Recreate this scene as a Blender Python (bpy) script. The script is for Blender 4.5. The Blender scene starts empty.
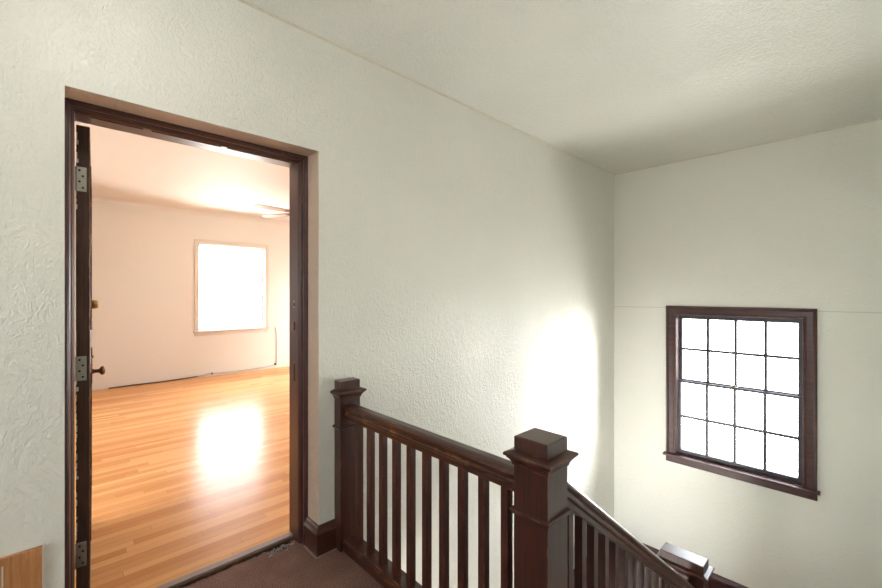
import bpy, bmesh, math, random
from mathutils import Vector, Matrix
random.seed(7)
S = bpy.context.scene
COL = S.collection

# ------------------------------------------------------------------ camera
PH = math.radians(46.25)
CH = 1.42
cd = bpy.data.cameras.new('camera'); cam = bpy.data.objects.new('camera', cd); COL.objects.link(cam)
cd.sensor_width = 36; cd.lens = 36 * 408 / 882; cd.shift_y = -1 / 882; cd.clip_start = .02
cam.location = (0, 0, CH)
cam.rotation_euler = (math.pi / 2, 0, math.atan2(math.sin(PH), math.cos(PH)) - math.pi / 2 - 2 * (PH - math.pi / 4) * 0)
cam.rotation_euler[2] = math.atan2(math.sin(PH), math.cos(PH)) - math.pi / 2
S.camera = cam
# ------------------------------------------------------------------ world, exposure
W = bpy.data.worlds.new('overcast_sky'); S.world = W; W.use_nodes = True
bg = W.node_tree.nodes['Background']; bg.inputs[1].default_value = 12.0
def _world():
    t = W.node_tree; tc = t.nodes.new('ShaderNodeTexCoord'); sp = t.nodes.new('ShaderNodeSeparateXYZ'); cr = t.nodes.new('ShaderNodeValToRGB')
    mr = t.nodes.new('ShaderNodeMapRange'); mr.inputs['From Min'].default_value = -1
    t.links.new(tc.outputs['Generated'], sp.inputs[0]); t.links.new(sp.outputs['Z'], mr.inputs[0]); t.links.new(mr.outputs[0], cr.inputs[0])
    e = cr.color_ramp.elements; e[0].position = .42; e[0].color = (1., .97, .92, 1); e[1].position = .56; e[1].color = (.88, .94, 1., 1)   # sunlit ground, hazy sky
    t.links.new(cr.outputs[0], bg.inputs[0])
_world()
sl = bpy.data.lights.new('hazy_sun', 'SUN'); sun = bpy.data.objects.new('hazy_sun', sl); COL.objects.link(sun)
sl.energy = 23.; sl.angle = math.radians(62); sl.color = (1, .98, .96)
sun.rotation_euler = Vector((.40, -.90, .34)).to_track_quat('Z', 'Y').to_euler()
S.view_settings.view_transform = 'Standard'; S.view_settings.look = 'None'
S.view_settings.exposure = 0.88; S.view_settings.gamma = 1; S.view_settings.use_curve_mapping = False

def portal(loc, size, normal):
    l = bpy.data.lights.new('window_portal', 'AREA'); l.shape = 'RECTANGLE'
    l.size, l.size_y = size; l.cycles.is_portal = True
    o = bpy.data.objects.new('window_portal', l); COL.objects.link(o); o.location = loc
    o.rotation_euler = Vector(normal).to_track_quat('-Z', 'Z' if abs(normal[2]) < .9 else 'Y').to_euler()
    return o

# ------------------------------------------------------------------ key measures (metres)
YA, XB, HC = 2.058, 4.792, 2.812           # stair wall, window wall, ceiling height
WT = .165                                   # outer wall thickness
OX0, OX1, OZ = .038, 1.051, 2.19           # plaster opening
YF = 2.184                                 # face of the timber frame in it
YR = 2.36                                  # room side of the stair wall
YFAR = 7.76; RX0, RX1 = -1.3, 5.6          # the room beyond
HX0, HY0 = -3.6, -.32                      # hall left end, wall beside the stairs
ZL = -1.568; RISE = .196; TREAD = .255; X1 = 1.215
ZB = 2 * ZL

# ------------------------------------------------------------------ materials
def newmat(n):
    m = bpy.data.materials.new(n); m.use_nodes = True
    return m, m.node_tree, m.node_tree.nodes['Principled BSDF']
def N(t, k, **kw):
    n = t.nodes.new(k)
    for a, b in kw.items():
        if a.startswith('i_'): n.inputs[a[2:].replace('_', ' ')].default_value = b
        else: setattr(n, a, b)
    return n
def L(t, a, ao, b, bi): t.links.new(a.outputs[ao], b.inputs[bi])
def simple(n, col, rough=.5, metal=0., spec=.5, bump=0, bscale=60):
    m, t, p = newmat(n)
    p.inputs['Base Color'].default_value = (*col, 1); p.inputs['Roughness'].default_value = rough
    p.inputs['Metallic'].default_value = metal; p.inputs['Specular IOR Level'].default_value = spec
    tc = N(t, 'ShaderNodeTexCoord'); nz = N(t, 'ShaderNodeTexNoise', i_Scale=bscale, i_Detail=4.)
    L(t, tc, 'Object', nz, 'Vector')
    mx = N(t, 'ShaderNodeMix', data_type='RGBA', blend_type='MULTIPLY'); mx.inputs[0].default_value = .25
    mx.inputs[6].default_value = (*col, 1); L(t, nz, 'Fac', mx, 7); L(t, mx, 2, p, 'Base Color')
    if bump:
        b = N(t, 'ShaderNodeBump', i_Strength=bump, i_Distance=.002); L(t, nz, 'Fac', b, 'Height'); L(t, b, 'Normal', p, 'Normal')
    return m

def plaster(n, col, rough=.36, strength=.6, scale=1., spec=.5, seam=None, dirt=.08, coat=0., mott=(.94,.96,.93)):
    """brush-textured plaster under glossy paint"""
    m, t, p = newmat(n)
    tc = N(t, 'ShaderNodeTexCoord')
    # bend the coordinates so the strokes swirl
    w = N(t, 'ShaderNodeTexNoise', i_Scale=3.2 * scale, i_Detail=2.); L(t, tc, 'Object', w, 'Vector')
    ad = N(t, 'ShaderNodeMix', data_type='VECTOR'); ad.inputs[0].default_value = .13
    L(t, tc, 'Object', ad, 4); L(t, w, 'Color', ad, 5)
    mp = N(t, 'ShaderNodeMapping'); mp.inputs['Scale'].default_value = (1.0, 1.0, .62); L(t, ad, 1, mp, 'Vector')
    n1 = N(t, 'ShaderNodeTexNoise', i_Scale=80. * scale, i_Detail=3., i_Roughness=.55, i_Distortion=.9); L(t, mp, 0, n1, 'Vector')
    r1 = N(t, 'ShaderNodeValToRGB'); r1.color_ramp.elements[0].position = .40; r1.color_ramp.elements[1].position = .68
    L(t, n1, 'Fac', r1, 0)
    n2 = N(t, 'ShaderNodeTexNoise', i_Scale=17. * scale, i_Detail=3., i_Distortion=1.6); L(t, mp, 0, n2, 'Vector')
    n3 = N(t, 'ShaderNodeTexNoise', i_Scale=1.3, i_Detail=2.); L(t, tc, 'Object', n3, 'Vector')
    # where the brush was pressed harder
    md = N(t, 'ShaderNodeMapRange'); md.inputs['From Min'].default_value = .35; md.inputs['From Max'].default_value = .65
    md.inputs['To Min'].default_value = .35; md.inputs['To Max'].default_value = 1.; L(t, n3, 'Fac', md, 0)
    mu = N(t, 'ShaderNodeMath', operation='MULTIPLY'); L(t, r1, 0, mu, 0); L(t, md, 0, mu, 1)
    h = N(t, 'ShaderNodeMath', operation='MULTIPLY_ADD'); h.inputs[1].default_value = 1.1; L(t, n2, 'Fac', h, 0); L(t, mu, 0, h, 2)
    b = N(t, 'ShaderNodeBump', i_Strength=strength, i_Distance=.0038); L(t, h, 0, b, 'Height')
    L(t, b, 'Normal', p, 'Normal')
    mx = N(t, 'ShaderNodeMix', data_type='RGBA'); mx.inputs[6].default_value = (*[c * k for c, k in zip(col, mott)], 1); mx.inputs[7].default_value = (*col, 1)
    n4 = N(t, 'ShaderNodeTexNoise', i_Scale=2.1, i_Detail=5.); L(t, tc, 'Object', n4, 'Vector'); L(t, n4, 'Fac', mx, 0)
    last = mx, 2
    if seam is not None:
        sp = N(t, 'ShaderNodeSeparateXYZ'); L(t, tc, 'Object', sp, 0)
        nn = N(t, 'ShaderNodeTexNoise', i_Scale=2.); L(t, tc, 'Object', nn, 'Vector')
        s1 = N(t, 'ShaderNodeMath', operation='MULTIPLY_ADD'); s1.inputs[1].default_value = .012; L(t, nn, 'Fac', s1, 0); L(t, sp, 'Z', s1, 2)
        s2 = N(t, 'ShaderNodeMath', operation='SUBTRACT'); s2.inputs[1].default_value = seam + .006; L(t, s1, 0, s2, 0)
        s3 = N(t, 'ShaderNodeMath', operation='ABSOLUTE'); L(t, s2, 0, s3, 0)
        s4 = N(t, 'ShaderNodeMapRange'); s4.inputs['From Min'].default_value = .002; s4.inputs['From Max'].default_value = .007
        s4.inputs['To Min'].default_value = .80; s4.inputs['To Max'].default_value = 1.; L(t, s3, 0, s4, 0)
        m2 = N(t, 'ShaderNodeMix', data_type='RGBA', blend_type='MULTIPLY'); m2.inputs[0].default_value = 1.
        L(t, mx, 2, m2, 6); L(t, s4, 0, m2, 7); last = m2, 2
    t.links.new(last[0].outputs[last[1]], p.inputs['Base Color'])
    p.inputs['Roughness'].default_value = rough; p.inputs['Specular IOR Level'].default_value = spec
    p.inputs['Coat Weight'].default_value = coat; p.inputs['Coat Roughness'].default_value = .14; L(t, b, 'Normal', p, 'Coat Normal')
    return m

def wood(n, dark, light, rough=.33, wear=(.42, .17, .06), wearamt=.9, along='Z', coat=.42, wr=.006):
    m, t, p = newmat(n)
    tc = N(t, 'ShaderNodeTexCoord'); mp = N(t, 'ShaderNodeMapping')
    sc = {'X': (1.3, 26, 26), 'Y': (26, 1.3, 26), 'Z': (26, 26, 1.3)}[along]
    mp.inputs['Scale'].default_value = sc; L(t, tc, 'Object', mp, 'Vector')
    n1 = N(t, 'ShaderNodeTexNoise', i_Scale=3.2, i_Detail=6., i_Roughness=.65, i_Distortion=.5); L(t, mp, 0, n1, 'Vector')
    r = N(t, 'ShaderNodeValToRGB'); r.color_ramp.elements[0].position = .33; r.color_ramp.elements[1].position = .7
    r.color_ramp.elements[0].color = (*dark, 1); r.color_ramp.elements[1].color = (*light, 1); L(t, n1, 'Fac', r, 0)
    bv = N(t, 'ShaderNodeBevel', samples=4); bv.inputs['Radius'].default_value = wr
    ge = N(t, 'ShaderNodeNewGeometry')
    dt = N(t, 'ShaderNodeVectorMath', operation='DOT_PRODUCT'); L(t, bv, 0, dt, 0); L(t, ge, 'Normal', dt, 1)
    mr = N(t, 'ShaderNodeMapRange'); mr.inputs['From Min'].default_value = .985; mr.inputs['From Max'].default_value = .92
    L(t, dt, 'Value', mr, 0)
    n2 = N(t, 'ShaderNodeTexNoise', i_Scale=16., i_Detail=6.); L(t, tc, 'Object', n2, 'Vector')
    r2 = N(t, 'ShaderNodeMapRange'); r2.inputs['From Min'].default_value = .50; r2.inputs['From Max'].default_value = .64; L(t, n2, 'Fac', r2, 0)
    mu = N(t, 'ShaderNodeMath', operation='MULTIPLY'); L(t, mr, 0, mu, 0); L(t, r2, 0, mu, 1)
    m3 = N(t, 'ShaderNodeMath', operation='MULTIPLY'); L(t, mu, 0, m3, 0); m3.inputs[1].default_value = wearamt
    mx = N(t, 'ShaderNodeMix', data_type='RGBA'); L(t, m3, 0, mx, 0); L(t, r, 0, mx, 6); mx.inputs[7].default_value = (*wear, 1)
    L(t, mx, 2, p, 'Base Color')
    p.inputs['Roughness'].default_value = rough; p.inputs['Coat Weight'].default_value = coat; p.inputs['Coat Roughness'].default_value = .38
    b = N(t, 'ShaderNodeBump', i_Strength=.12, i_Distance=.001); L(t, n1, 'Fac', b, 'Height'); L(t, b, 'Normal', p, 'Normal')
    return m

def oakfloor():
    m, t, p = newmat('oak_strip_floor')
    tc = N(t, 'ShaderNodeTexCoord')
    def MT(op, x, y=None, v=None):
        n = N(t, 'ShaderNodeMath', operation=op); L(t, x[0], x[1], n, 0)
        if y: L(t, y[0], y[1], n, 1)
        if v is not None: n.inputs[1].default_value = v
        return n, 0
    sp = N(t, 'ShaderNodeSeparateXYZ'); L(t, tc, 'Object', sp, 0)
    yr = MT('DIVIDE', (sp, 'Y'), v=.057); row = MT('FLOOR', yr)
    w1 = N(t, 'ShaderNodeTexWhiteNoise', noise_dimensions='1D'); L(t, row[0], 0, w1, 'W')
    xo = MT('MULTIPLY', (w1, 'Value'), v=7.); xd = MT('DIVIDE', (sp, 'X'), v=1.15); xs_ = MT('ADD', xd, xo); colm = MT('FLOOR', xs_)
    cb_ = N(t, 'ShaderNodeCombineXYZ'); L(t, row[0], 0, cb_, 0); L(t, colm[0], 0, cb_, 1)
    w2 = N(t, 'ShaderNodeTexWhiteNoise', noise_dimensions='2D'); L(t, cb_, 0, w2, 'Vector')
    rp = N(t, 'ShaderNodeValToRGB'); e = rp.color_ramp.elements; e[0].color = (.71, .31, .105, 1); e[1].color = (.91, .50, .215, 1); L(t, w2, 'Value', rp, 0)
    fy_ = MT('FRACT', yr); fx_ = MT('FRACT', xs_); g1 = MT('LESS_THAN', fy_, v=.028); g2 = MT('LESS_THAN', fx_, v=.0016); g = MT('MAXIMUM', g1, g2)
    br = N(t, 'ShaderNodeMix', data_type='RGBA'); L(t, g[0], 0, br, 0); L(t, rp, 0, br, 6); br.inputs[7].default_value = (.42, .18, .065, 1)
    mp = N(t, 'ShaderNodeMapping'); mp.inputs['Scale'].default_value = (1.4, 34, 1); L(t, tc, 'Object', mp, 'Vector')
    nz = N(t, 'ShaderNodeTexNoise', i_Scale=2.2, i_Detail=6., i_Roughness=.6); L(t, mp, 0, nz, 'Vector')
    mr = N(t, 'ShaderNodeMapRange'); mr.inputs['To Min'].default_value = .80; mr.inputs['To Max'].default_value = 1.15; L(t, nz, 'Fac', mr, 0)
    mx = N(t, 'ShaderNodeMix', data_type='RGBA', blend_type='MULTIPLY'); mx.inputs[0].default_value = 1; L(t, br, 2, mx, 6); L(t, mr, 0, mx, 7)
    L(t, mx, 2, p, 'Base Color'); p.inputs['Roughness'].default_value = .25; p.inputs['IOR'].default_value = 1.17; p.inputs['Specular IOR Level'].default_value = .5
    n5 = N(t, 'ShaderNodeTexNoise', i_Scale=26., i_Detail=3.); L(t, tc, 'Object', n5, 'Vector')
    b = N(t, 'ShaderNodeBump', i_Strength=.25, i_Distance=.0012); L(t, n5, 'Fac', b, 'Height'); L(t, b, 'Normal', p, 'Normal')
    return m

def carpet():
    m, t, p = newmat('brown_carpet')
    tc = N(t, 'ShaderNodeTexCoord')
    n1 = N(t, 'ShaderNodeTexNoise', i_Scale=170., i_Detail=6., i_Roughness=.85); L(t, tc, 'Object', n1, 'Vector')
    n2 = N(t, 'ShaderNodeTexNoise', i_Scale=7., i_Detail=4.); L(t, tc, 'Object', n2, 'Vector')
    r = N(t, 'ShaderNodeValToRGB'); r.color_ramp.elements[0].position = .34; r.color_ramp.elements[1].position = .68
    r.color_ramp.elements[0].color = (.060, .030, .023, 1); r.color_ramp.elements[1].color = (.46, .27, .215, 1); L(t, n1, 'Fac', r, 0)
    mr = N(t, 'ShaderNodeMapRange'); mr.inputs['To Min'].default_value = .7; mr.inputs['To Max'].default_value = 1.3; L(t, n2, 'Fac', mr, 0)
    mx = N(t, 'ShaderNodeMix', data_type='RGBA', blend_type='MULTIPLY'); mx.inputs[0].default_value = 1; L(t, r, 0, mx, 6); L(t, mr, 0, mx, 7)
    L(t, mx, 2, p, 'Base Color'); p.inputs['Roughness'].default_value = .95; p.inputs['Specular IOR Level'].default_value = .1
    b = N(t, 'ShaderNodeBump', i_Strength=1., i_Distance=.006); L(t, n1, 'Fac', b, 'Height'); L(t, b, 'Normal', p, 'Normal')
    return m

def glass():
    m = bpy.data.materials.new('window_glass'); m.use_nodes = True; t = m.node_tree; t.nodes.clear()
    o = N(t, 'ShaderNodeOutputMaterial'); tr = N(t, 'ShaderNodeBsdfTransparent'); gl = N(t, 'ShaderNodeBsdfGlossy', i_Roughness=.02)
    fr = N(t, 'ShaderNodeFresnel', i_IOR=1.12); mx = N(t, 'ShaderNodeMixShader'); nz = N(t, 'ShaderNodeTexNoise', i_Scale=3.)
    mr = N(t, 'ShaderNodeMapRange'); mr.inputs['To Min'].default_value = .95; mr.inputs['To Max'].default_value = 1.; L(t, nz, 'Fac', mr, 0); L(t, mr, 0, tr, 'Color')
    L(t, fr, 0, mx, 0); L(t, tr, 0, mx, 1); L(t, gl, 0, mx, 2); L(t, mx, 0, o, 0)
    return m

def emit(n, col, s):
    m, t, p = newmat(n)
    p.inputs['Base Color'].default_value = (.9, .9, .88, 1); p.inputs['Emission Color'].default_value = (*col, 1); p.inputs['Emission Strength'].default_value = s
    nz = N(t, 'ShaderNodeTexNoise', i_Scale=20.); mr = N(t, 'ShaderNodeMapRange'); mr.inputs['To Min'].default_value = .3; mr.inputs['To Max'].default_value = .4
    L(t, nz, 'Fac', mr, 0); L(t, mr, 0, p, 'Roughness')
    return m

WALLC = (.83, .822, .758)
M = dict(
    wall=plaster('sage_plaster', WALLC, rough=.45, strength=1.0, coat=.6),
    wallB=plaster('sage_plaster_window_wall', WALLC, rough=.36, strength=.5, seam=1.262),
    ceil=plaster('painted_plaster_ceiling', (.87, .865, .81), rough=.26, strength=.75, scale=.8),
    bead=simple('cream_caulk', (.74, .70, .57), .5),
    reveal=plaster('tan_paint_bounce_reveal', (.64, .52, .41), rough=.36, strength=1.3, mott=(.95, .9, .88)),  # paint tone with the oak floor's warm bounce mixed into the colour
    room=plaster('cream_room_wall', (.80, .74, .675), rough=.5, strength=.15),
    roomceil=plaster('cream_room_ceiling', (.78, .71, .65), rough=.62, strength=.35, spec=.25),
    trimw=simple('cream_trim_paint', (.80, .72, .62), .4),
    wz=wood('dark_stained_oak', (.022, .0072, .0046), (.078, .0205, .0110), along='Z'),
    wb=wood('dark_stained_oak_baluster', (.024, .0076, .0048), (.088, .0225, .012), along='Z', wr=.0025),
    wx=wood('dark_stained_oak_rail_x', (.022, .0072, .0046), (.078, .0205, .0110), along='X'),
    wy=wood('dark_stained_oak_rail_y', (.022, .0078, .0050), (.082, .0235, .0120), along='Y', wearamt=1., wr=.009),
    fz=wood('mahogany_frame_upright', (.025, .009, .010), (.085, .026, .024), along='Z', wearamt=.5),
    fx=wood('mahogany_frame_head', (.025, .009, .010), (.085, .026, .024), along='X', wearamt=.5),
    fy=wood('mahogany_window_trim', (.030, .010, .009), (.085, .027, .022), along='Y', wearamt=.3, coat=.15),
    sash=simple('dark_sash_paint', (.035, .030, .045), .35),
    door=wood('dark_door_wood', (.045, .021, .012), (.110, .050, .026), along='Z', rough=.6, coat=0.),
    panel=wood('bare_varnished_board', (.38, .155, .05), (.62, .30, .12), along='Z', rough=.45, wearamt=.3, coat=.1),
    floor=oakfloor(), carpet=carpet(), glass=glass(),
    threshold=simple('worn_threshold_wood', (.36, .25, .205), .55, bump=.5, bscale=90),
    brass=simple('aged_brass', (.58, .36, .13), .3, metal=1.),
    bronze=simple('brown_bronze', (.25, .13, .09), .35, metal=1.),
    steel=simple('dull_steel', (.46, .44, .38), .42, metal=.8),
    black=simple('black_hole', (.008, .007, .006), .7),
    cable=simple('grey_cable', (.10, .08, .09), .6),
    cablew=simple('white_cable', (.55, .48, .45), .6),
    fan=simple('tan_fan_blade', (.46, .33, .24), .45),
    lampglass=emit('lit_opal_glass', (1, .99, .975), 20.),
    stucco=simple('outer_brick', (.45, .4, .36), .8),
    white=simple('white_paint', (.80, .78, .76), .4),
)

# ------------------------------------------------------------------ mesh helpers
class MB:
    def __init__(s): s.bm = bmesh.new(); s.mats = []
    def _mi(s, m):
        if m is None: return 0
        if m not in s.mats: s.mats.append(m)
        return s.mats.index(m)
    def box(s, a, b, bev=0., m=None, seg=1):
        x0, y0, z0 = [min(p, q) for p, q in zip(a, b)]; x1, y1, z1 = [max(p, q) for p, q in zip(a, b)]
        v = [s.bm.verts.new(c) for c in ((x0,y0,z0),(x1,y0,z0),(x1,y1,z0),(x0,y1,z0),(x0,y0,z1),(x1,y0,z1),(x1,y1,z1),(x0,y1,z1))]
        mi = s._mi(m); fs = []
        for q in ((3,2,1,0),(4,5,6,7),(0,1,5,4),(1,2,6,5),(2,3,7,6),(3,0,4,7)):
            f = s.bm.faces.new([v[i] for i in q]); f.material_index = mi; fs.append(f)
        if bev:
            es = list({e for f in fs for e in f.edges})
            r = bmesh.ops.bevel(s.bm, geom=es, offset=bev, segments=seg, affect='EDGES', profile=.6)
            for f in r['faces']: f.material_index = mi
        return s
    def loft(s, rings, cap=True, m=None, close=True, smooth=False):
        mi = s._mi(m); R = [[s.bm.verts.new(p) for p in r] for r in rings]; n = len(R[0])
        for a, b in zip(R, R[1:]):
            for i in range(n if close else n - 1):
                f = s.bm.faces.new((a[i], a[(i+1) % n], b[(i+1) % n], b[i])); f.material_index = mi; f.smooth = smooth
        if cap:
            for r in (list(reversed(R[0])), R[-1]):
                f = s.bm.faces.new(r); f.material_index = mi
        return s
    def rects(s, x0, y0, x1, y1, prof, m=None):
        """rectangular mouldings: prof = [(outset, z), ...] round the rectangle"""
        return s.loft([[(x0-o,y0-o,z),(x1+o,y0-o,z),(x1+o,y1+o,z),(x0-o,y1+o,z)] for o, z in prof], m=m)
    def lathe(s, prof, o, ax, n=24, m=None, smooth=True):
        ax = Vector(ax).normalized(); u = ax.orthogonal().normalized(); w = ax.cross(u); o = Vector(o)
        return s.loft([[tuple(o + ax*h + (u*math.cos(2*math.pi*k/n) + w*math.sin(2*math.pi*k/n))*max(r, 1e-4)) for k in range(n)] for r, h in prof], m=m, smooth=smooth)
    def tube(s, pts, r, n=8, m=None):
        pts = [Vector(p) for p in pts]; rings = []
        for i, p in enumerate(pts):
            d = (pts[min(i+1, len(pts)-1)] - pts[max(i-1, 0)]).normalized(); u = d.orthogonal().normalized() if i == 0 else (u - d*u.dot(d)).normalized()
            w = d.cross(u); rings.append([tuple(p + (u*math.cos(2*math.pi*k/n) + w*math.sin(2*math.pi*k/n))*r) for k in range(n)])
        return s.loft(rings, m=m, smooth=True)
    def build(s, name, mat=None, parent=None, kind=None, label=None, cat=None, group=None, loc=(0,0,0), rot=0.):
        bmesh.ops.recalc_face_normals(s.bm, faces=s.bm.faces[:])
        me = bpy.data.meshes.new(name); s.bm.to_mesh(me); s.bm.free()
        if s.mats:
            for q in s.mats: me.materials.append(q)
        elif mat: me.materials.append(mat)
        o = bpy.data.objects.new(name, me); COL.objects.link(o); o.location = loc; o.rotation_euler[2] = rot
        if parent: o.parent = parent
        tag(o, label, cat, group, kind)
        return o
def tag(o, label=None, cat=None, group=None, kind=None):
    for k, v in (('label', label), ('category', cat), ('group', group), ('kind', kind)):
        if v: o[k] = v
    return o
def empty(name, loc, label, cat, group=None, kind=None, rot=0.):
    o = bpy.data.objects.new(name, None); COL.objects.link(o); o.location = loc; o.rotation_euler[2] = rot; o.empty_display_size = .1
    return tag(o, label, cat, group, kind)
def local(mb_obj, root):
    """keep world-space mesh under a root that sits elsewhere: shift the mesh data"""
    mb_obj.data.transform(Matrix.Translation(-root.location)); return mb_obj

# walls that run along X or Y with rectangular holes; holes = [(u0,u1,z0,z1)]
def wall(name, axis, p0, p1, u0, u1, z0, z1, holes, mat, label, back=None, hole_mat=None):
    mb = MB()
    us = sorted({u0, u1, *[h[0] for h in holes], *[h[1] for h in holes]}); zs = sorted({z0, z1, *[h[2] for h in holes], *[h[3] for h in holes]})
    inside = lambda u, z: any(h[0] < u < h[1] and h[2] < z < h[3] for h in holes)
    nu, nz = len(us)-1, len(zs)-1
    solid = [[not inside((us[i]+us[i+1])/2, (zs[j]+zs[j+1])/2) for j in range(nz)] for i in range(nu)]
    vs = {}
    def V(i, j, k):
        if (i, j, k) not in vs:
            u, z, p = us[i], zs[j], (p0, p1)[k]
            vs[(i, j, k)] = mb.bm.verts.new((u, p, z) if axis == 'X' else (p, u, z))
        return vs[(i, j, k)]
    mi = [mb._mi(mat), mb._mi(back or mat), mb._mi(hole_mat or mat)]
    def F(vl, k): f = mb.bm.faces.new(vl); f.material_index = k
    for i in range(nu):
        for j in range(nz):
            if not solid[i][j]: continue
            F([V(i,j,0),V(i+1,j,0),V(i+1,j+1,0),V(i,j+1,0)], mi[0]); F([V(i,j,1),V(i,j+1,1),V(i+1,j+1,1),V(i+1,j,1)], mi[1])
            for di, dj, a, b in ((-1,0,(i,j),(i,j+1)),(1,0,(i+1,j),(i+1,j+1)),(0,-1,(i,j),(i+1,j)),(0,1,(i,j+1),(i+1,j+1))):
                ii, jj = i+di, j+dj
                if 0 <= ii < nu and 0 <= jj < nz and solid[ii][jj]: continue
                edge = not (0 <= ii < nu and 0 <= jj < nz)
                F([V(*a,0),V(*b,0),V(*b,1),V(*a,1)], mi[0] if edge else mi[2])
    return mb.build(name, None, kind='structure', label=label, cat='wall')

# ------------------------------------------------------------------ the setting: hall and stairwell
WY0, WY1, WZ0, WZ1 = .385, 1.405, -.285, 1.195         # stair window opening
ROOMW = (1.80, 2.885, .785, 2.24)                      # far window opening
ADDED_HALLW = (-.12, .75, .80, 2.15)  # opening of the hall window added for its light
wall('wall_left', 'X', YA, YR, HX0-.2, RX1+.25, ZB, HC+.1, [(OX0, OX1, -.05, OZ)], M['wall'], 'tall sage plaster wall with the open doorway', back=M['room'], hole_mat=M['reveal'])
wall('wall_right', 'Y', XB, XB+WT, HY0-.2, YA, ZB, HC+.1, [(WY0, WY1, WZ0, WZ1)], M['wallB'], 'sage plaster end wall holding the dark framed stair window', back=M['stucco'])
wall('wall_near', 'X', HY0-.15, HY0, HX0-.2, XB, ZB, HC+.1, [], M['wall'], 'plaster wall beside the upper stair flight')
wall('wall_behind', 'Y', HX0-.2, HX0, HY0, YA, 0., HC+.1, [ADDED_HALLW], M['wall'], 'plaster wall at the closed end of the hall')
MB().box((HX0-.2, HY0-.15, HC), (XB+WT, YA, HC+.1)).build('ceiling', M['ceil'], kind='structure', label='glossy textured plaster ceiling over the stairwell', cat='ceiling')
# cream caulk bead in the ceiling angle
t3 = MB(); t3.loft([[(x, YA, HC), (x, YA-.011, HC), (x, YA-.008, HC-.006), (x, YA, HC-.010)] for x in (HX0, XB)])
t3.build('trim_1', M['bead'], kind='structure', label='thin cream bead where ceiling meets the doorway wall', cat='trim')
t4 = MB(); t4.loft([[(XB, y, HC), (XB-.011, y, HC), (XB-.008, y, HC-.006), (XB, y, HC-.010)] for y in (HY0, YA-.012)])
t4.build('trim_2', M['bead'], kind='structure', label='thin cream bead where ceiling meets the window wall', cat='trim')

# hall floor: slab under carpet, stops at guard line; carpet runs into the doorway with a frayed edge
fl = MB(); fl.box((HX0, HY0, -.25), (X1-.02, YA, -.012)).build('floor', M['threshold'], kind='structure', label='hall floor slab under the brown carpet', cat='floor')
cp = bmesh.new()
xs = [OX0 + (OX1-OX0)*k/90 for k in range(91)]
edge = []
for k, x in enumerate(xs):
    y = 2.278 + .010*math.sin(k*.9)*random.random() + random.uniform(-.005, .005) - (.05*math.exp(-((x-.93)/.035)**2))
    edge.append((x, y))
def prism(poly):
    tv = [cp.verts.new((x, y, 0.)) for x, y in poly]; bv = [cp.verts.new((x, y, -.012)) for x, y in poly]
    cp.faces.new(tv); cp.faces.new(list(reversed(bv)))
    for i in range(len(tv)): cp.faces.new((tv[i], bv[i], bv[(i+1) % len(tv)], tv[(i+1) % len(tv)]))
prism([(HX0, HY0), (X1-.052, HY0), (X1-.052, YA), (HX0, YA)])
for (xa, ya), (xb, yb) in zip(edge, edge[1:]): prism([(xa, YA), (xb, YA), (xb, yb), (xa, ya)])
c = MB(); c.bm.free(); c.bm = cp
c.build('floor_carpet', M['carpet'], kind='structure', label='worn brown carpet on the hall landing with a frayed edge at the doorway', cat='carpet')
MB().box((OX0+.001, YA+.001, -.049), (OX1-.001, 2.3579, -.0125)).build('floor_doorway', M['black'], kind='structure', label='bare subfloor showing at the doorway', cat='floor')
# frayed threads at the carpet's torn corner
th = MB()
for k in range(26):
    x = random.uniform(.86, 1.0); y = random.uniform(2.215, 2.262)
    pts = [(x, y, -.004)]
    for q in range(4):
        x += random.uniform(-.014, .014); y += random.uniform(-.005, .010); pts.append((x, min(y, 2.29), random.uniform(0., .010)))
    th.tube(pts, .0016, 5)
th.build('carpet_threads', M['cablew'], kind='stuff', label='loose pale threads at the torn carpet corner by the door frame', cat='carpet threads')
# threshold strip
tr = MB(); tr.box((OX0+.02, 2.316, -.012), (OX1-.02, 2.3575, .010), .002)
tr.build('trim_3', M['threshold'], kind='structure', label='worn grey threshold strip between carpet and oak floor', cat='threshold')

MB().box((OX0+.02, 2.303, -.012), (OX1-.02, 2.3158, -.001), .001).build('trim_6', M['door'], kind='structure', label='dark wooden sub-sill edge in front of the threshold', cat='threshold')
# stairs: each flight one carpeted solid, closed stringers
def flight(name, x_start, dirx, z_start, y0, y1, n, label):
    pts = []; x = x_start; z = z_start
    for k in range(n):
        pts += [(x, z), (x, z-.03), (x - .018*dirx, z-.035)] if False else [(x, z)]
        z -= RISE; pts.append((x, z))
        if k < n-1: x += TREAD*dirx
    top = list(pts)
    low = [(x_end, zz) for x_end, zz in ((pts[-1][0], pts[-1][1]-.02), (pts[0][0], pts[0][1]-.26))]
    poly = top + low
    mb = MB(); mb.loft([[(px, y, pz) for px, pz in poly] for y in (y0, y1)])
    return mb.build(name, M['carpet'], kind='structure', label=label, cat='stairs')
flight('staircase', X1-.02, 1, -.0, HY0, .700, 8, 'brown carpeted upper stair flight going down to the window landing')
XM = X1 - .02 + 7*TREAD
MB().box((XM, HY0, ZL-.22), (XB, YA, ZL)).build('floor_landing', M['carpet'], kind='structure', label='brown carpeted landing under the stair window', cat='floor')
flight('staircase', XM, -1, ZL, .960, YA, 8, 'brown carpeted lower stair flight going down beneath the hall')
MB().box((HX0, HY0, ZB-.2), (XB, YA, ZB)).build('floor_lower', M['carpet'], kind='structure', label='floor of the storey below the stairs', cat='floor')
MB().box((X1-.06, HY0, -.30), (X1-.02, YA, -.26)).build('trim_4', M['wy'], kind='structure', label='dark nosing strip under the hall floor edge', cat='trim')

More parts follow.
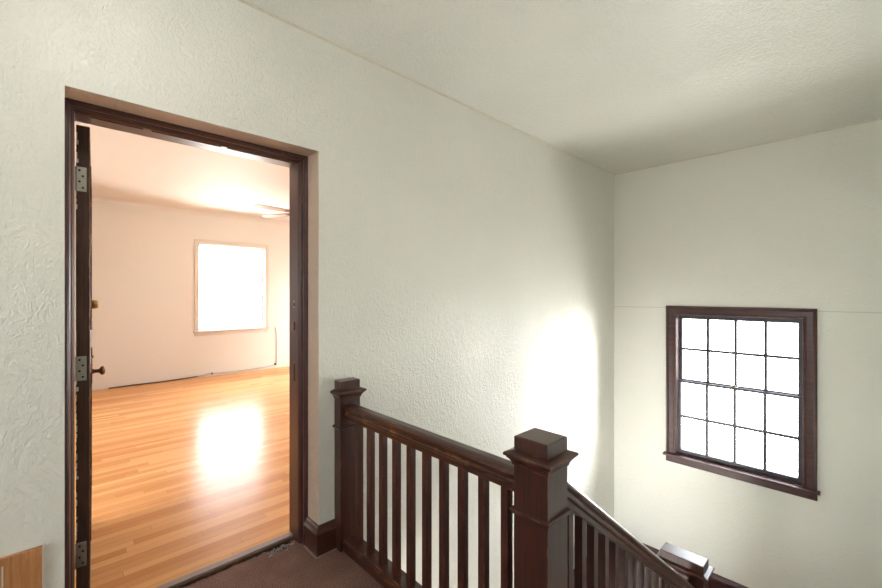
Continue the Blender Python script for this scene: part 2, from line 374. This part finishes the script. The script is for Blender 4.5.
# ------------------------------------------------------------------ the room beyond
MB().box((RX0, 2.358, -.2), (RX1, YFAR, .004)).build('floor_room', M['floor'], kind='structure', label='glossy orange oak strip floor of the room beyond', cat='floor')
wall('wall_far', 'X', YFAR, YFAR+.25, RX0-.2, RX1+.2, -.2, HC+.1, [ROOMW], M['room'], 'cream far wall of the room beyond the doorway', back=M['stucco'], hole_mat=M['trimw'])
SW = [(2.9, 3.6, .785, 2.1), (5.2, 5.7, .785, 2.1)]; SE = [(5.0, 6.2, .785, 2.15)]  # openings of the unseen side windows added for light
wall('wall_far_right', 'Y', RX1, RX1+.25, YR, YFAR, -.2, HC+.1, SE, M['room'], 'cream right side wall of the room beyond', back=M['stucco'], hole_mat=M['trimw'])
wall('wall_far_left', 'Y', RX0-.2, RX0, YR, YFAR, -.2, HC+.1, SW, M['room'], 'cream left wall of the room beyond', back=M['stucco'], hole_mat=M['trimw'])
cz = HC - .01
MB().box((RX0, YR, cz), (RX1, YFAR, cz+.12)).build('ceiling_room', M['roomceil'], kind='structure', label='cream ceiling of the room beyond', cat='ceiling')
cv = MB()
def cove(mb, f):
    pr = [(0, 0)] + [(.07 - .07*math.sin(a), -.07 + .07*math.cos(a)) for a in [math.pi/2*k/8 for k in range(9)]][::-1]
    pr = [(0, 0)] + [(.07*(1-math.sin(math.pi/2*k/8)), .07*(-1+math.cos(math.pi/2*k/8))) for k in range(9)]
    mb.loft([[f(u, d, z) for d, z in pr] for u in (0, 1)])
cove(cv, lambda u, d, z: (RX0 + (RX1-RX0)*u, YFAR-d, cz+z))
cv.build('trim_5', M['roomceil'], kind='structure', label='small curved cove along the top of the far wall', cat='trim')

def simple_window(name, axis, p, u0, u1, z0, z1, side, label, sign):
    """painted window: casing, stool, apron, sash with panes; sign = direction into the room along the wall normal"""
    def P(u, d, z): return (u, p + d*sign, z) if axis == 'X' else (p + d*sign, u, z)
    root = empty(name, P((u0+u1)/2, 0, z0), label, 'window', kind='structure')
    cw = .062
    def part(nm, boxes, mat, bev=.003, par=None):
        mb = MB()
        for a, b in boxes: mb.box(P(*a), P(*b), bev)
        o = mb.build(nm, mat, par or root); return local(o, root)
    part('casing', [((u0-cw, 0, z0), (u0, .018, z1+cw)), ((u1, 0, z0), (u1+cw, .018, z1+cw)), ((u0, 0, z1), (u1, .018, z1+cw)),
                    ((u0-cw-.006, 0, z1+cw), (u1+cw+.006, .026, z1+cw+.016))], M['trimw'])
    part('stool', [((u0-cw-.02, 0, z0-.026), (u1+cw+.02, .05, z0)), ((u0, -.09, z0-.02), (u1, 0, z0+.002))], M['trimw'])
    part('apron', [((u0-cw, 0, z0-.085), (u1+cw, .015, z0-.027))], M['trimw'])
    s = .022
    part('sash', [((u0, -.12, z0), (u0+s, -.085, z1)), ((u1-s, -.12, z0), (u1, -.085, z1)), ((u0+s, -.12, z1-s), (u1-s, -.085, z1)), ((u0+s, -.12, z0), (u1-s, -.085, z0+.03))], M['white'])
    part('pane', [((u0+s, -.104, z0+.03), (u1-s, -.100, z1-s))], M['glass'], 0)
    c = P((u0+u1)/2, -.2, (z0+z1)/2)
    n = (0, sign, 0) if axis == 'X' else (sign, 0, 0)
    portal(c, (u1-u0, z1-z0) , n)
simple_window('window_2', 'X', YFAR, *ROOMW, 0, 'bright white painted window seen through the doorway', -1)
simple_window('added_window_3', 'Y', RX0, *SW[0], 0, 'unseen left window added to light the room beyond', 1)  # out-of-view window added as a light source for the far room
simple_window('added_window_4', 'Y', HX0, *ADDED_HALLW, 0, 'unseen window added at the closed end to light the hall', 1)  # put in out of view to light the hall and window wall

simple_window('added_window_5', 'Y', RX1, *SE[0], 0, 'unseen right window added to light the room beyond', -1)  # added out of view; brings sky light onto the far wall

simple_window('added_window_6', 'Y', RX0, *SW[1], 0, 'farther left window, unseen, added to light the room beyond', 1)  # another added side window, unseen, more light for the room

# cable along the foot of the far wall
cb = MB()
cb.tube([(.62, YFAR-.0115, .012), (.9, YFAR-.0115, .016), (1.3, YFAR-.0115, .012), (1.6, YFAR-.0115, .018), (1.78, YFAR-.0115, .024)], .0095, m=M['cable'])
cb.tube([(1.78, YFAR-.0125, .024), (1.95, YFAR-.0125, .05), (2.1, YFAR-.0125, .034), (2.5, YFAR-.0125, .030), (2.85, YFAR-.0125, .040), (3.03, YFAR-.0125, .055), (3.085, YFAR-.0125, .075), (3.098, YFAR-.0125, .12), (3.10, YFAR-.0125, .4), (3.098, YFAR-.0125, .62), (3.085, YFAR-.0125, .72), (3.07, YFAR-.0125, .765)], .006, m=M['cablew'])
cbo = cb.build('cable', None, label='thin cable tacked along the foot of the far room wall, rising by the window', cat='cable')
cl = MB(); cl.box((3.055, YFAR-.02, .055), (3.095, YFAR-.001, .095), .004); cl.build('cable_clip', M['black'], cbo, label='small dark clip at the bend')
cl = MB(); cl.box((1.985, YFAR-.02, .030), (2.005, YFAR-.001, .060), .003); cl.build('cable_clip', M['black'], cbo)

# ceiling fan
FX, FY, FZ = 2.47, 5.30, 2.50
fan = empty('ceiling_fan', (FX, FY, cz), 'ceiling fan in the room beyond, two tan blades showing past the door frame', 'fan')
mb = MB(); mb.lathe([(.0, 0), (.07, 0), (.065, -.03), (.03, -.06), (0, -.062)], (0, 0, 0), (0, 0, 1)); mb.build('canopy', M['bronze'], fan)
mb = MB(); mb.lathe([(0, -.05), (.012, -.05), (.012, -.20), (0, -.20)], (0, 0, 0), (0, 0, 1)); mb.build('downrod', M['bronze'], fan)
mb = MB(); mb.lathe([(0, -.19), (.06, -.19), (.10, -.215), (.11, -.25), (.10, -.29), (.07, -.315), (.05, -.34), (0, -.345)], (0, 0, 0), (0, 0, 1)); mb.build('motor_housing', M['bronze'], fan)
for k in range(5):
    a = math.radians(115 + 72*k); R = Matrix.Rotation(a, 4, 'Z') @ Matrix.Rotation(math.radians(5), 4, 'X')
    mb = MB(); ol = [(.19, -.05), (.24, -.06), (.60, -.072), (.65, -.05), (.665, 0), (.65, .05), (.60, .072), (.24, .06), (.19, .05)]
    mb.loft([[tuple(R @ Vector((x, y, z))) for x, y in ol] for z in (-.004, .004)])
    o = mb.build('blade', M['fan'], fan, loc=(0, 0, FZ-cz))
    mb = MB(); mb.loft([[tuple(R @ Vector((x, y, z))) for x, y in ((.09, -.018), (.25, -.03), (.25, .03), (.09, .018))] for z in (-.010, -.0045)])
    mb.build('blade_iron', M['bronze'], o)

# ------------------------------------------------------------------ doorway: frame, door
fr = empty('door_frame', (.545, YF, 0), 'dark mahogany timber door frame set deep in the plaster opening', 'door frame', kind='structure')
# cross-section of the jamb from the plaster inwards: (inset from plaster, depth y)
JP = [(0, YF), (.010, YF), (.016, YF+.004), (.020, YF+.012), (.020, YF+.020), (.015, YF+.026), (.015, YF+.032), (.025, YF+.036), (.031, YF+.044), (.034, YF+.056), (.034, YF+.094), (.026, YF+.094), (.026, YR+.012), (0, YR+.012)]
ST = OZ
def jamb(xb, sgn, z1):
    mb = MB(); mb.loft([[(xb+sgn*i, y, z) if True else 0 for i, y in JP] for z in (-.012, z1)]); return mb
def mitre(xb, sgn):
    mb = MB(); mb.loft([[(xb+sgn*i, y, -.012) for i, y in JP], [(xb+sgn*i, y, OZ-i) for i, y in JP]]); return mb
local(mitre(OX0, 1).build('jamb', M['fz'], fr), fr)
local(mitre(OX1, -1).build('jamb', M['fz'], fr), fr)
mb = MB(); mb.loft([[(OX0+i, y, OZ-i) for i, y in JP], [(OX1-i, y, OZ-i) for i, y in JP]]); local(mb.build('head', M['fx'], fr), fr)
# weather strip bits on the head stop
mb = MB()
for a, b in ((.12, .30), (.33, .62), (.65, .97)): mb.box((a, YF+.058, OZ-.0385), (b, YF+.072, OZ-.034), .001)
local(mb.build('weather_strip', M['fx'], fr), fr)
# strike plates on the right jamb
for i, (z0, z1) in enumerate(((1.335, 1.375), (1.195, 1.265), (.90, 1.02))):
    mb = MB(); xf = OX1-.026
    mb.box((xf-.0025, YF+.100, z0), (xf-.0002, YF+.128, z1), m=M['brass' if i == 0 else 'bronze'])
    mb.box((xf-.0035, YF+.106, z0+.008), (xf-.0028, YF+.122, z1-.012), m=M['black'])
    if i == 1: mb.box((xf-.017, YF+.098, z0+.012), (xf-.003, YF+.112, z1-.012), .002, m=M['bronze'])
    local(mb.build('strike_plate', None, fr), fr)

DX, DY = .0795, 2.345        # hinge pin
ROT = -math.radians(3.4)
dr = empty('door_1', (DX, DY, 0), 'dark wooden door swung fully open into the room, seen edge on', 'door', kind='structure', rot=ROT)
DT, DW, DH = .045, .93, 2.143
mb = MB(); mb.box((0, 0, .016), (DT, DW, DH), .002)
for (y0, y1, z0, z1) in ((.13, DW-.13, 1.25, DH-.14), (.13, DW-.13, .28, 1.05)):
    for xx, sg in ((DT, 1), (0, -1)):
        mb.box((xx-.001*sg, y0, z0), (xx+.004*sg, y0+.02, z1)); mb.box((xx-.001*sg, y1-.02, z0), (xx+.004*sg, y1, z1))
        mb.box((xx-.001*sg, y0+.02, z0), (xx+.004*sg, y1-.02, z0+.02)); mb.box((xx-.001*sg, y0+.02, z1-.02), (xx+.004*sg, y1-.02, z1))
# chipped paint flakes on the hinge edge
mb.build('leaf', M['door'], dr)
for z in (1.858, 1.042, .240):
    mb = MB(); mb.box((.001, -.0022, z), (.034, .0, z+.105), .0008, m=M['steel'])
    for (hx, hz) in ((.011, .090), (.022, .066), (.011, .042), (.022, .016)):
        mb.lathe([(0, .0005), (.0042, .0005), (.0042, -.0012), (0, -.0012)], (hx, -.0024, z+hz), (0, 1, 0), 12, m=M['black'])
    mb.lathe([(0, 0), (.006, 0), (.006, .105), (0, .105)], (-.006, -.004, z), (0, 0, 1), 12, m=M['steel'])
    mb.build('hinge', None, dr, label='dull steel butt hinge')
mb = MB(); random.seed(3)
for (za, zb) in ((1.98, 2.11), (1.78, 1.85), (.62, 1.03), (.36, .55)):
    z = za
    while z < zb:
        h = random.uniform(.012, .03); w = random.choice((.001, .002, .003, .004, .008)); mb.box((.000, -.0012, z), (w, .0005, z+h)); z += h*random.uniform(.9, 1.7)
mb.build('paint_chips', M['bead'], dr, label='chipped cream paint along the hinge edge')
ky = DW-.07
kn = MB(); kn.lathe([(0, .010), (.011, .010), (.010, .030), (.013, .038), (.024, .044), (.027, .052), (.024, .060), (.014, .065), (0, .066)], (DT, ky, .952), (1, 0, 0)); 
esc = MB(); esc.box((DT, ky-.025, .885), (DT+.006, ky+.025, 1.095), .002); esc.lathe([(0, 0), (.016, 0), (.014, .010), (0, .011)], (DT+.004, ky, .952), (1, 0, 0)); esc.lathe([(0, 0), (.008, 0), (.008, .006), (0, .006)], (DT+.005, ky, 1.04), (1, 0, 0), 12)
e = esc.build('escutcheon', M['bronze'], dr, label='tall bronze escutcheon plate'); kn.build('knob', M['bronze'], dr, label='round bronze knob')
mb = MB(); mb.lathe([(0, 0), (.026, 0), (.025, .022), (.021, .032), (0, .033)], (DT, ky, 1.352), (1, 0, 0)); mb.build('deadbolt', M['brass'], dr, label='round brass deadbolt')
mb = MB(); mb.box((DT, ky-.012, 1.20), (DT+.007, ky+.012, 1.255), .002); mb.build('latch_plate', M['steel'], dr)
mb = MB(); mb.box((DT, .30, 1.66), (DT+.004, .34, 1.74), .001); mb.build('latch_plate', M['bronze'], dr)

# baseboard between doorway and half newel, wrapping into the reveal
def bprof(d, z):      # d = out from wall
    return d, z
BP = [(0, 0), (.020, 0), (.020, .112), (.026, .116), (.027, .126), (.020, .136), (.013, .150), (.006, .158), (0, .160)]
bb = MB()
ringA = [(1.150, YA-d, z) for d, z in BP]
ringB = [(OX1-d, YA-d, z) for d, z in BP]
ringC = [(OX1-d, YF-.001, z) for d, z in BP]
bb.loft([ringA, ringB, ringC]); bb.build('baseboard_left', M['wx'], kind='structure', label='dark wooden baseboard wrapping the corner between doorway and half newel', cat='baseboard')
bb = MB(); bb.loft([[(1.150, YA-.020-d, z), (OX1-.020-d, YA-.020-d, z), (OX1-.020-d, YF-.001, z), (OX1-.020, YF-.001, z), (OX1-.020, YA-.020, z), (1.150, YA-.020, z)] for d, z in ((.008, -.002), (.008, .005))])
bb.build('trim_7', M['threshold'], kind='structure', label='pale tack strip along the foot of the corner baseboard', cat='trim')
bb = MB(); bb.loft([[(XB-d, y, ZL+z*1.18) for d, z in BP] for y in (HY0, YA-.03)])
bb.build('baseboard_right', M['fy'], kind='structure', label='dark baseboard along the landing under the stair window', cat='baseboard')
bb = MB(); bb.loft([[(HX0, YA-d, z) for d, z in BP], [(-.30, YA-d, z) for d, z in BP]])
bb.build('baseboard_near', M['fx'], kind='structure', label='dark baseboard left of the bare wooden panel', cat='baseboard')
bb = MB(); bb.loft([[(x, YA-d, ZL+z*1.18) for d, z in BP] for x in (XM+.05, XB-.03)])
bb.build('baseboard_far', M['fx'], kind='structure', label='dark baseboard on the landing along the doorway wall', cat='baseboard')

# bare wooden access panel at lower left
pn = empty('wooden_panel', (-.45, YA, 0), 'bare orange brown wooden panel low on the wall at the left edge', 'panel')
mb = MB(); mb.box((-.28+.45, -.012, .012), (-.017+.45, 0, .512), .002); mb.build('board', M['panel'], pn)
mb = MB(); mb.box((-.28+.45, -.016, .485), (-.0205+.45, -.012, .512), .001); mb.build('top_rail', M['panel'], pn)
mb = MB(); mb.box((-.1205+.45, -.0145, .012), (-.1165+.45, -.012, .484), .0008); mb.build('batten', M['bead'], pn)
mb = MB(); mb.box((-.0205+.45, -.0165, .012), (-.0165+.45, -.0125, .514), .0006); mb.build('edge_strip', M['white'], pn, label='thin white painted edge strip')

# ------------------------------------------------------------------ newels
def newel(name, x0, y0, x1, y1, zb, zt, label, notch=None):
    root = empty(name, ((x0+x1)/2, (y0+y1)/2, zb), label, 'newel post')
    lx0, lx1, ly0, ly1 = x0-(x0+x1)/2, x1-(x0+x1)/2, y0-(y0+y1)/2, y1-(y0+y1)/2
    H = zt - zb
    def R(prof, nm, hal=False, mat='wz'):
        mb = MB()
        if hal:   # against the wall: no outset on the +y side
            mb.loft([[(lx0-o, ly0-o, z), (lx1+o, ly0-o, z), (lx1+o, ly1, z), (lx0-o, ly1, z)] for o, z in prof])
        else: mb.rects(lx0, ly0, lx1, ly1, prof)
        return mb.build(nm, M[mat], root)
    hal = notch == 'half'
    R([(-.0012, 0), (0, .0012), (0, H-.102), (-.001, H-.1)], 'post', hal)
    R([(.0005, H-.266), (.006, H-.264), (.0125, H-.254), (.0125, H-.249), (.006, H-.246), (.0005, H-.2455)], 'neck_band', hal)
    R([(.0005, H-.100), (.0045, H-.099), (.006, H-.090), (.011, H-.081), (.018, H-.074), (.020, H-.069), (.025, H-.067), (.027, H-.064), (.027, H-.058), (.024, H-.055), (.004, H-.049), (.0, H-.049)], 'cap_moulding', hal)
    R([(-.0005, H-.0485), (-.0005, H-.004), (-.002, H-.0012), (-.0045, H)], 'cap_block', hal)
    return root
newel('newel_post', 1.146, 1.993, 1.2706, YA, -.012, .933, 'half newel post fixed against the wall beside the doorway', 'half')
newel('newel_post', 1.146, .705, 1.2706, .836, -.25, .933, 'large square newel post at the head of the stairs, nearest the camera')
newel('newel_post', 2.930, .7025, 3.047, .955, ZL, -.284, 'wide newel post on the lower landing below the window')

# ------------------------------------------------------------------ railings
HR = [(.0, .100), (.016, .100), (.027, .096), (.034, .087), (.0365, .076), (.034, .066), (.027, .059), (.0265, .052), (.031, .047), (.032, .036), (.027, .029), (.0225, .026), (.0225, 0)]
HRP = HR + [(-x, z) for x, z in reversed(HR) if x > 0]
def guard():
    y0, y1 = .837, 1.992; xc = 1.206
    root = empty('stair_railing', (xc, (y0+y1)/2, 0), 'level dark wooden railing between half newel and large newel at the landing edge', 'railing')
    mb = MB(); mb.loft([[(xc+d, y, .718+z*.84) for d, z in HRP] for y in (y0, y1)]); local(mb.build('handrail', M['wy'], root), root)
    SP = [(-.041, 0), (-.041, .045), (-.044, .049), (-.044, .060), (-.038, .068), (.038, .068), (.044, .060), (.044, .045), (.041, 0)]
    SP = [(-.041, -.012), (-.041, .036), (-.047, .040), (-.047, .052), (-.038, .064), (.038, .064), (.047, .052), (.047, .040), (.041, .036), (.041, -.25), (.020, -.25), (.020, -.012)]
    SP = [(-.041, .0), (-.041, .036), (-.047, .040), (-.047, .052), (-.038, .064), (.038, .064), (.047, .052), (.047, .040), (.041, .036), (.041, 0)]
    mb = MB(); mb.loft([[(xc+d, y, z-.011) if z == 0 else (xc+d, y, z) for d, z in SP] for y in (y0, y1)]); local(mb.build('shoe_rail', M['wy'], root), root)
    for k in range(11):
        y = 1.914 - .1095*k
        if y - .032 < y0: break
        mb = MB(); mb.box((xc-.016, y-.032, .064), (xc+.016, y, .7185), .0015); local(mb.build('baluster', M['wb'], root), root)
guard()
SL = RISE/TREAD
def sloped(name, xa, xb, yc, za, slope, label, bx, zdrop, first, pitch, sg):
    """rail top at za at xa; slope dz/dx"""
    root = empty(name, ((xa+xb)/2, yc, za-1.), label, 'railing')
    zz = lambda x: za + slope*(x-xa)
    mb = MB(); mb.loft([[(x, yc+d, zz(x)-.096+z*.96) for d, z in HRP] for x in (xa, xb)]); local(mb.build('handrail', M['wx'], root), root)
    mb = MB()
    pr = [(-.030, -.26), (-.030, -.02), (-.036, -.014), (-.036, 0), (.036, 0), (.036, -.014), (.030, -.02), (.030, -.26)]
    mb.loft([[(x, yc+d, zz(x)-zdrop+z) for d, z in pr] for x in (xa, xb)]); local(mb.build('stringer', M['wx'], root), root)
    x = first
    while min(xa, xb)+.005 < x and x + .034 < max(xa, xb):
        mb = MB(); r = []
        x2 = x + .034
        mb.loft([[(x, yc-.016, zz(x)-zdrop), (x2, yc-.016, zz(x2)-zdrop), (x2, yc+.016, zz(x2)-zdrop), (x, yc+.016, zz(x)-zdrop)],
                 [(x, yc-.016, zz(x)-.0955), (x2, yc-.016, zz(x2)-.0955), (x2, yc+.016, zz(x2)-.0955), (x, yc+.016, zz(x)-.0955)]])
        local(mb.build('baluster', M['wb'], root), root)
        x += pitch*sg
sloped('stair_railing', 1.2716, 2.9290, .766, .801, -.745, 'dark wooden railing sloping down from the large newel to the lower newel', 0, .66, 1.362, .0993, 1)
sloped('stair_railing', 2.9290, 1.24, .905, -.60, .768, 'railing of the lower flight running down beneath the upper stairs', 0, .66, 2.85, .0993, -1)

# ------------------------------------------------------------------ stair window
w = empty('window_1', (XB, .895, WZ0), 'dark framed double hung window of sixteen small panes on the stair wall', 'window', kind='structure')
def wp(name, mat, fn, par=None, label=None):
    mb = MB(); fn(mb); o = mb.build(name, mat, par or w, label=label); return local(o, w)
CWp = [(0, 0), (0, .012), (.006, .018), (.014, .020), (.020, .016), (.030, .014), (.070, .014), (.078, .019), (.083, .026), (.092, .028), (.0975, .024), (.0975, 0)]   # (out from opening, thickness)
zb_, zt_ = WZ0, WZ1 - .008
yo0, yo1 = WY0+.01, WY1-.008
def casing(mb):
    ring = lambda z, y, sg, top: None
    # left (far) upright, head, right (near) upright as one mitred sweep
    rings = [[(XB-t, yo1+o, zb_) for o, t in CWp], [(XB-t, yo1+o, zt_+o) for o, t in CWp], [(XB-t, yo0-o, zt_+o) for o, t in CWp], [(XB-t, yo0-o, zb_) for o, t in CWp]]
    mb.loft(rings)
wp('casing', M['fy'], casing)
wp('stool', M['fy'], lambda mb: (mb.box((XB-.062, yo0-.118, zb_-.022), (XB-.0005, yo1+.118, zb_), .005, seg=2)))
wp('stool_tongue', M['fy'], lambda mb: mb.box((XB, yo0-.009, zb_-.001), (XB+.075, yo1+.007, zb_+.010)))
wp('apron', M['fy'], lambda mb: mb.box((XB-.020, yo0-.098, zb_-.092), (XB-.0005, yo1+.098, zb_-.0225), .003))
wp('jamb_lining', M['fy'], lambda mb: (mb.box((XB+.0005, yo1-.002, zb_+.011), (XB+.14, WY1-.0005, zt_)), mb.box((XB+.0005, WY0+.0005, zb_+.011), (XB+.14, yo0+.002, zt_)), mb.box((XB+.0005, WY0+.0005, zt_), (XB+.14, WY1-.0005, WZ1-.0005))))
def sash(name, x0, z0, z1, top, bot, label):
    s = .030; d = .034; y0, y1 = yo0+.004, yo1-.004
    def fn(mb):
        mb.box((x0, y0, z0), (x0+d, y0+s, z1), .002); mb.box((x0, y1-s, z0), (x0+d, y1, z1), .002)
        mb.box((x0, y0+s, z1-top), (x0+d, y1-s, z1), .002); mb.box((x0, y0+s, z0), (x0+d, y1-s, z0+bot), .002)
    o = wp(name, M['sash'], fn, label=label)
    g0, g1, h0, h1 = y0+s, y1-s, z0+bot, z1-top
    def mun(mb):
        for k in (1, 2, 3): y = g0+(g1-g0)*k/4; mb.box((x0+.004, y-.0125, h0), (x0+d-.004, y+.0125, h1))
        z = (h0+h1)/2; mb.box((x0+.0045, g0, z-.013), (x0+d-.0045, g1, z+.013))
    wp('muntins', M['sash'], mun, o)
    wp('panes', M['glass'], lambda mb: mb.box((x0+d/2-.0015, g0, h0), (x0+d/2+.0015, g1, h1)), o)
ZM = .485
lo = sash('lower_sash', XB+.030, zb_+.010, ZM+.012, .024, .040, 'lower sash with eight panes')
up = sash('upper_sash', XB+.070, ZM-.012, zt_, .042, .036, 'upper sash with eight panes')
wp('sash_lock', M['steel'], lambda mb: (mb.box((XB+.034, .87, ZM+.012), (XB+.060, .93, ZM+.020), .002), mb.lathe([(0, 0), (.010, 0), (.009, .012), (0, .013)], (XB+.047, .900, ZM+.020), (0, 0, 1), 12), mb.box((XB+.018, .905, ZM+.022), (XB+.050, .917, ZM+.030), .002)), label='small metal sash lock')
portal((XB+.22, .895, (WZ0+WZ1)/2), (1.02, 1.48), (-1, 0, 0))

# ------------------------------------------------------------------ ceiling lamp added to light the hall (above the camera, out of frame)
lamp = empty('added_ceiling_lamp', (.13, 1.12, HC), 'flush round opal glass ceiling lamp added to light the hall', 'lamp')
mb = MB(); mb.lathe([(0, 0), (.11, 0), (.11, -.016), (.10, -.020), (0, -.020)], (0, 0, 0), (0, 0, 1), 32); mb.build('base_plate', M['brass'], lamp)
mb = MB(); mb.lathe([(.085, -.0205), (.092, -.045), (.085, -.085), (.06, -.108), (.03, -.118), (0, -.120)], (0, 0, 0), (0, 0, 1), 32); mb.build('shade', M['lampglass'], lamp)
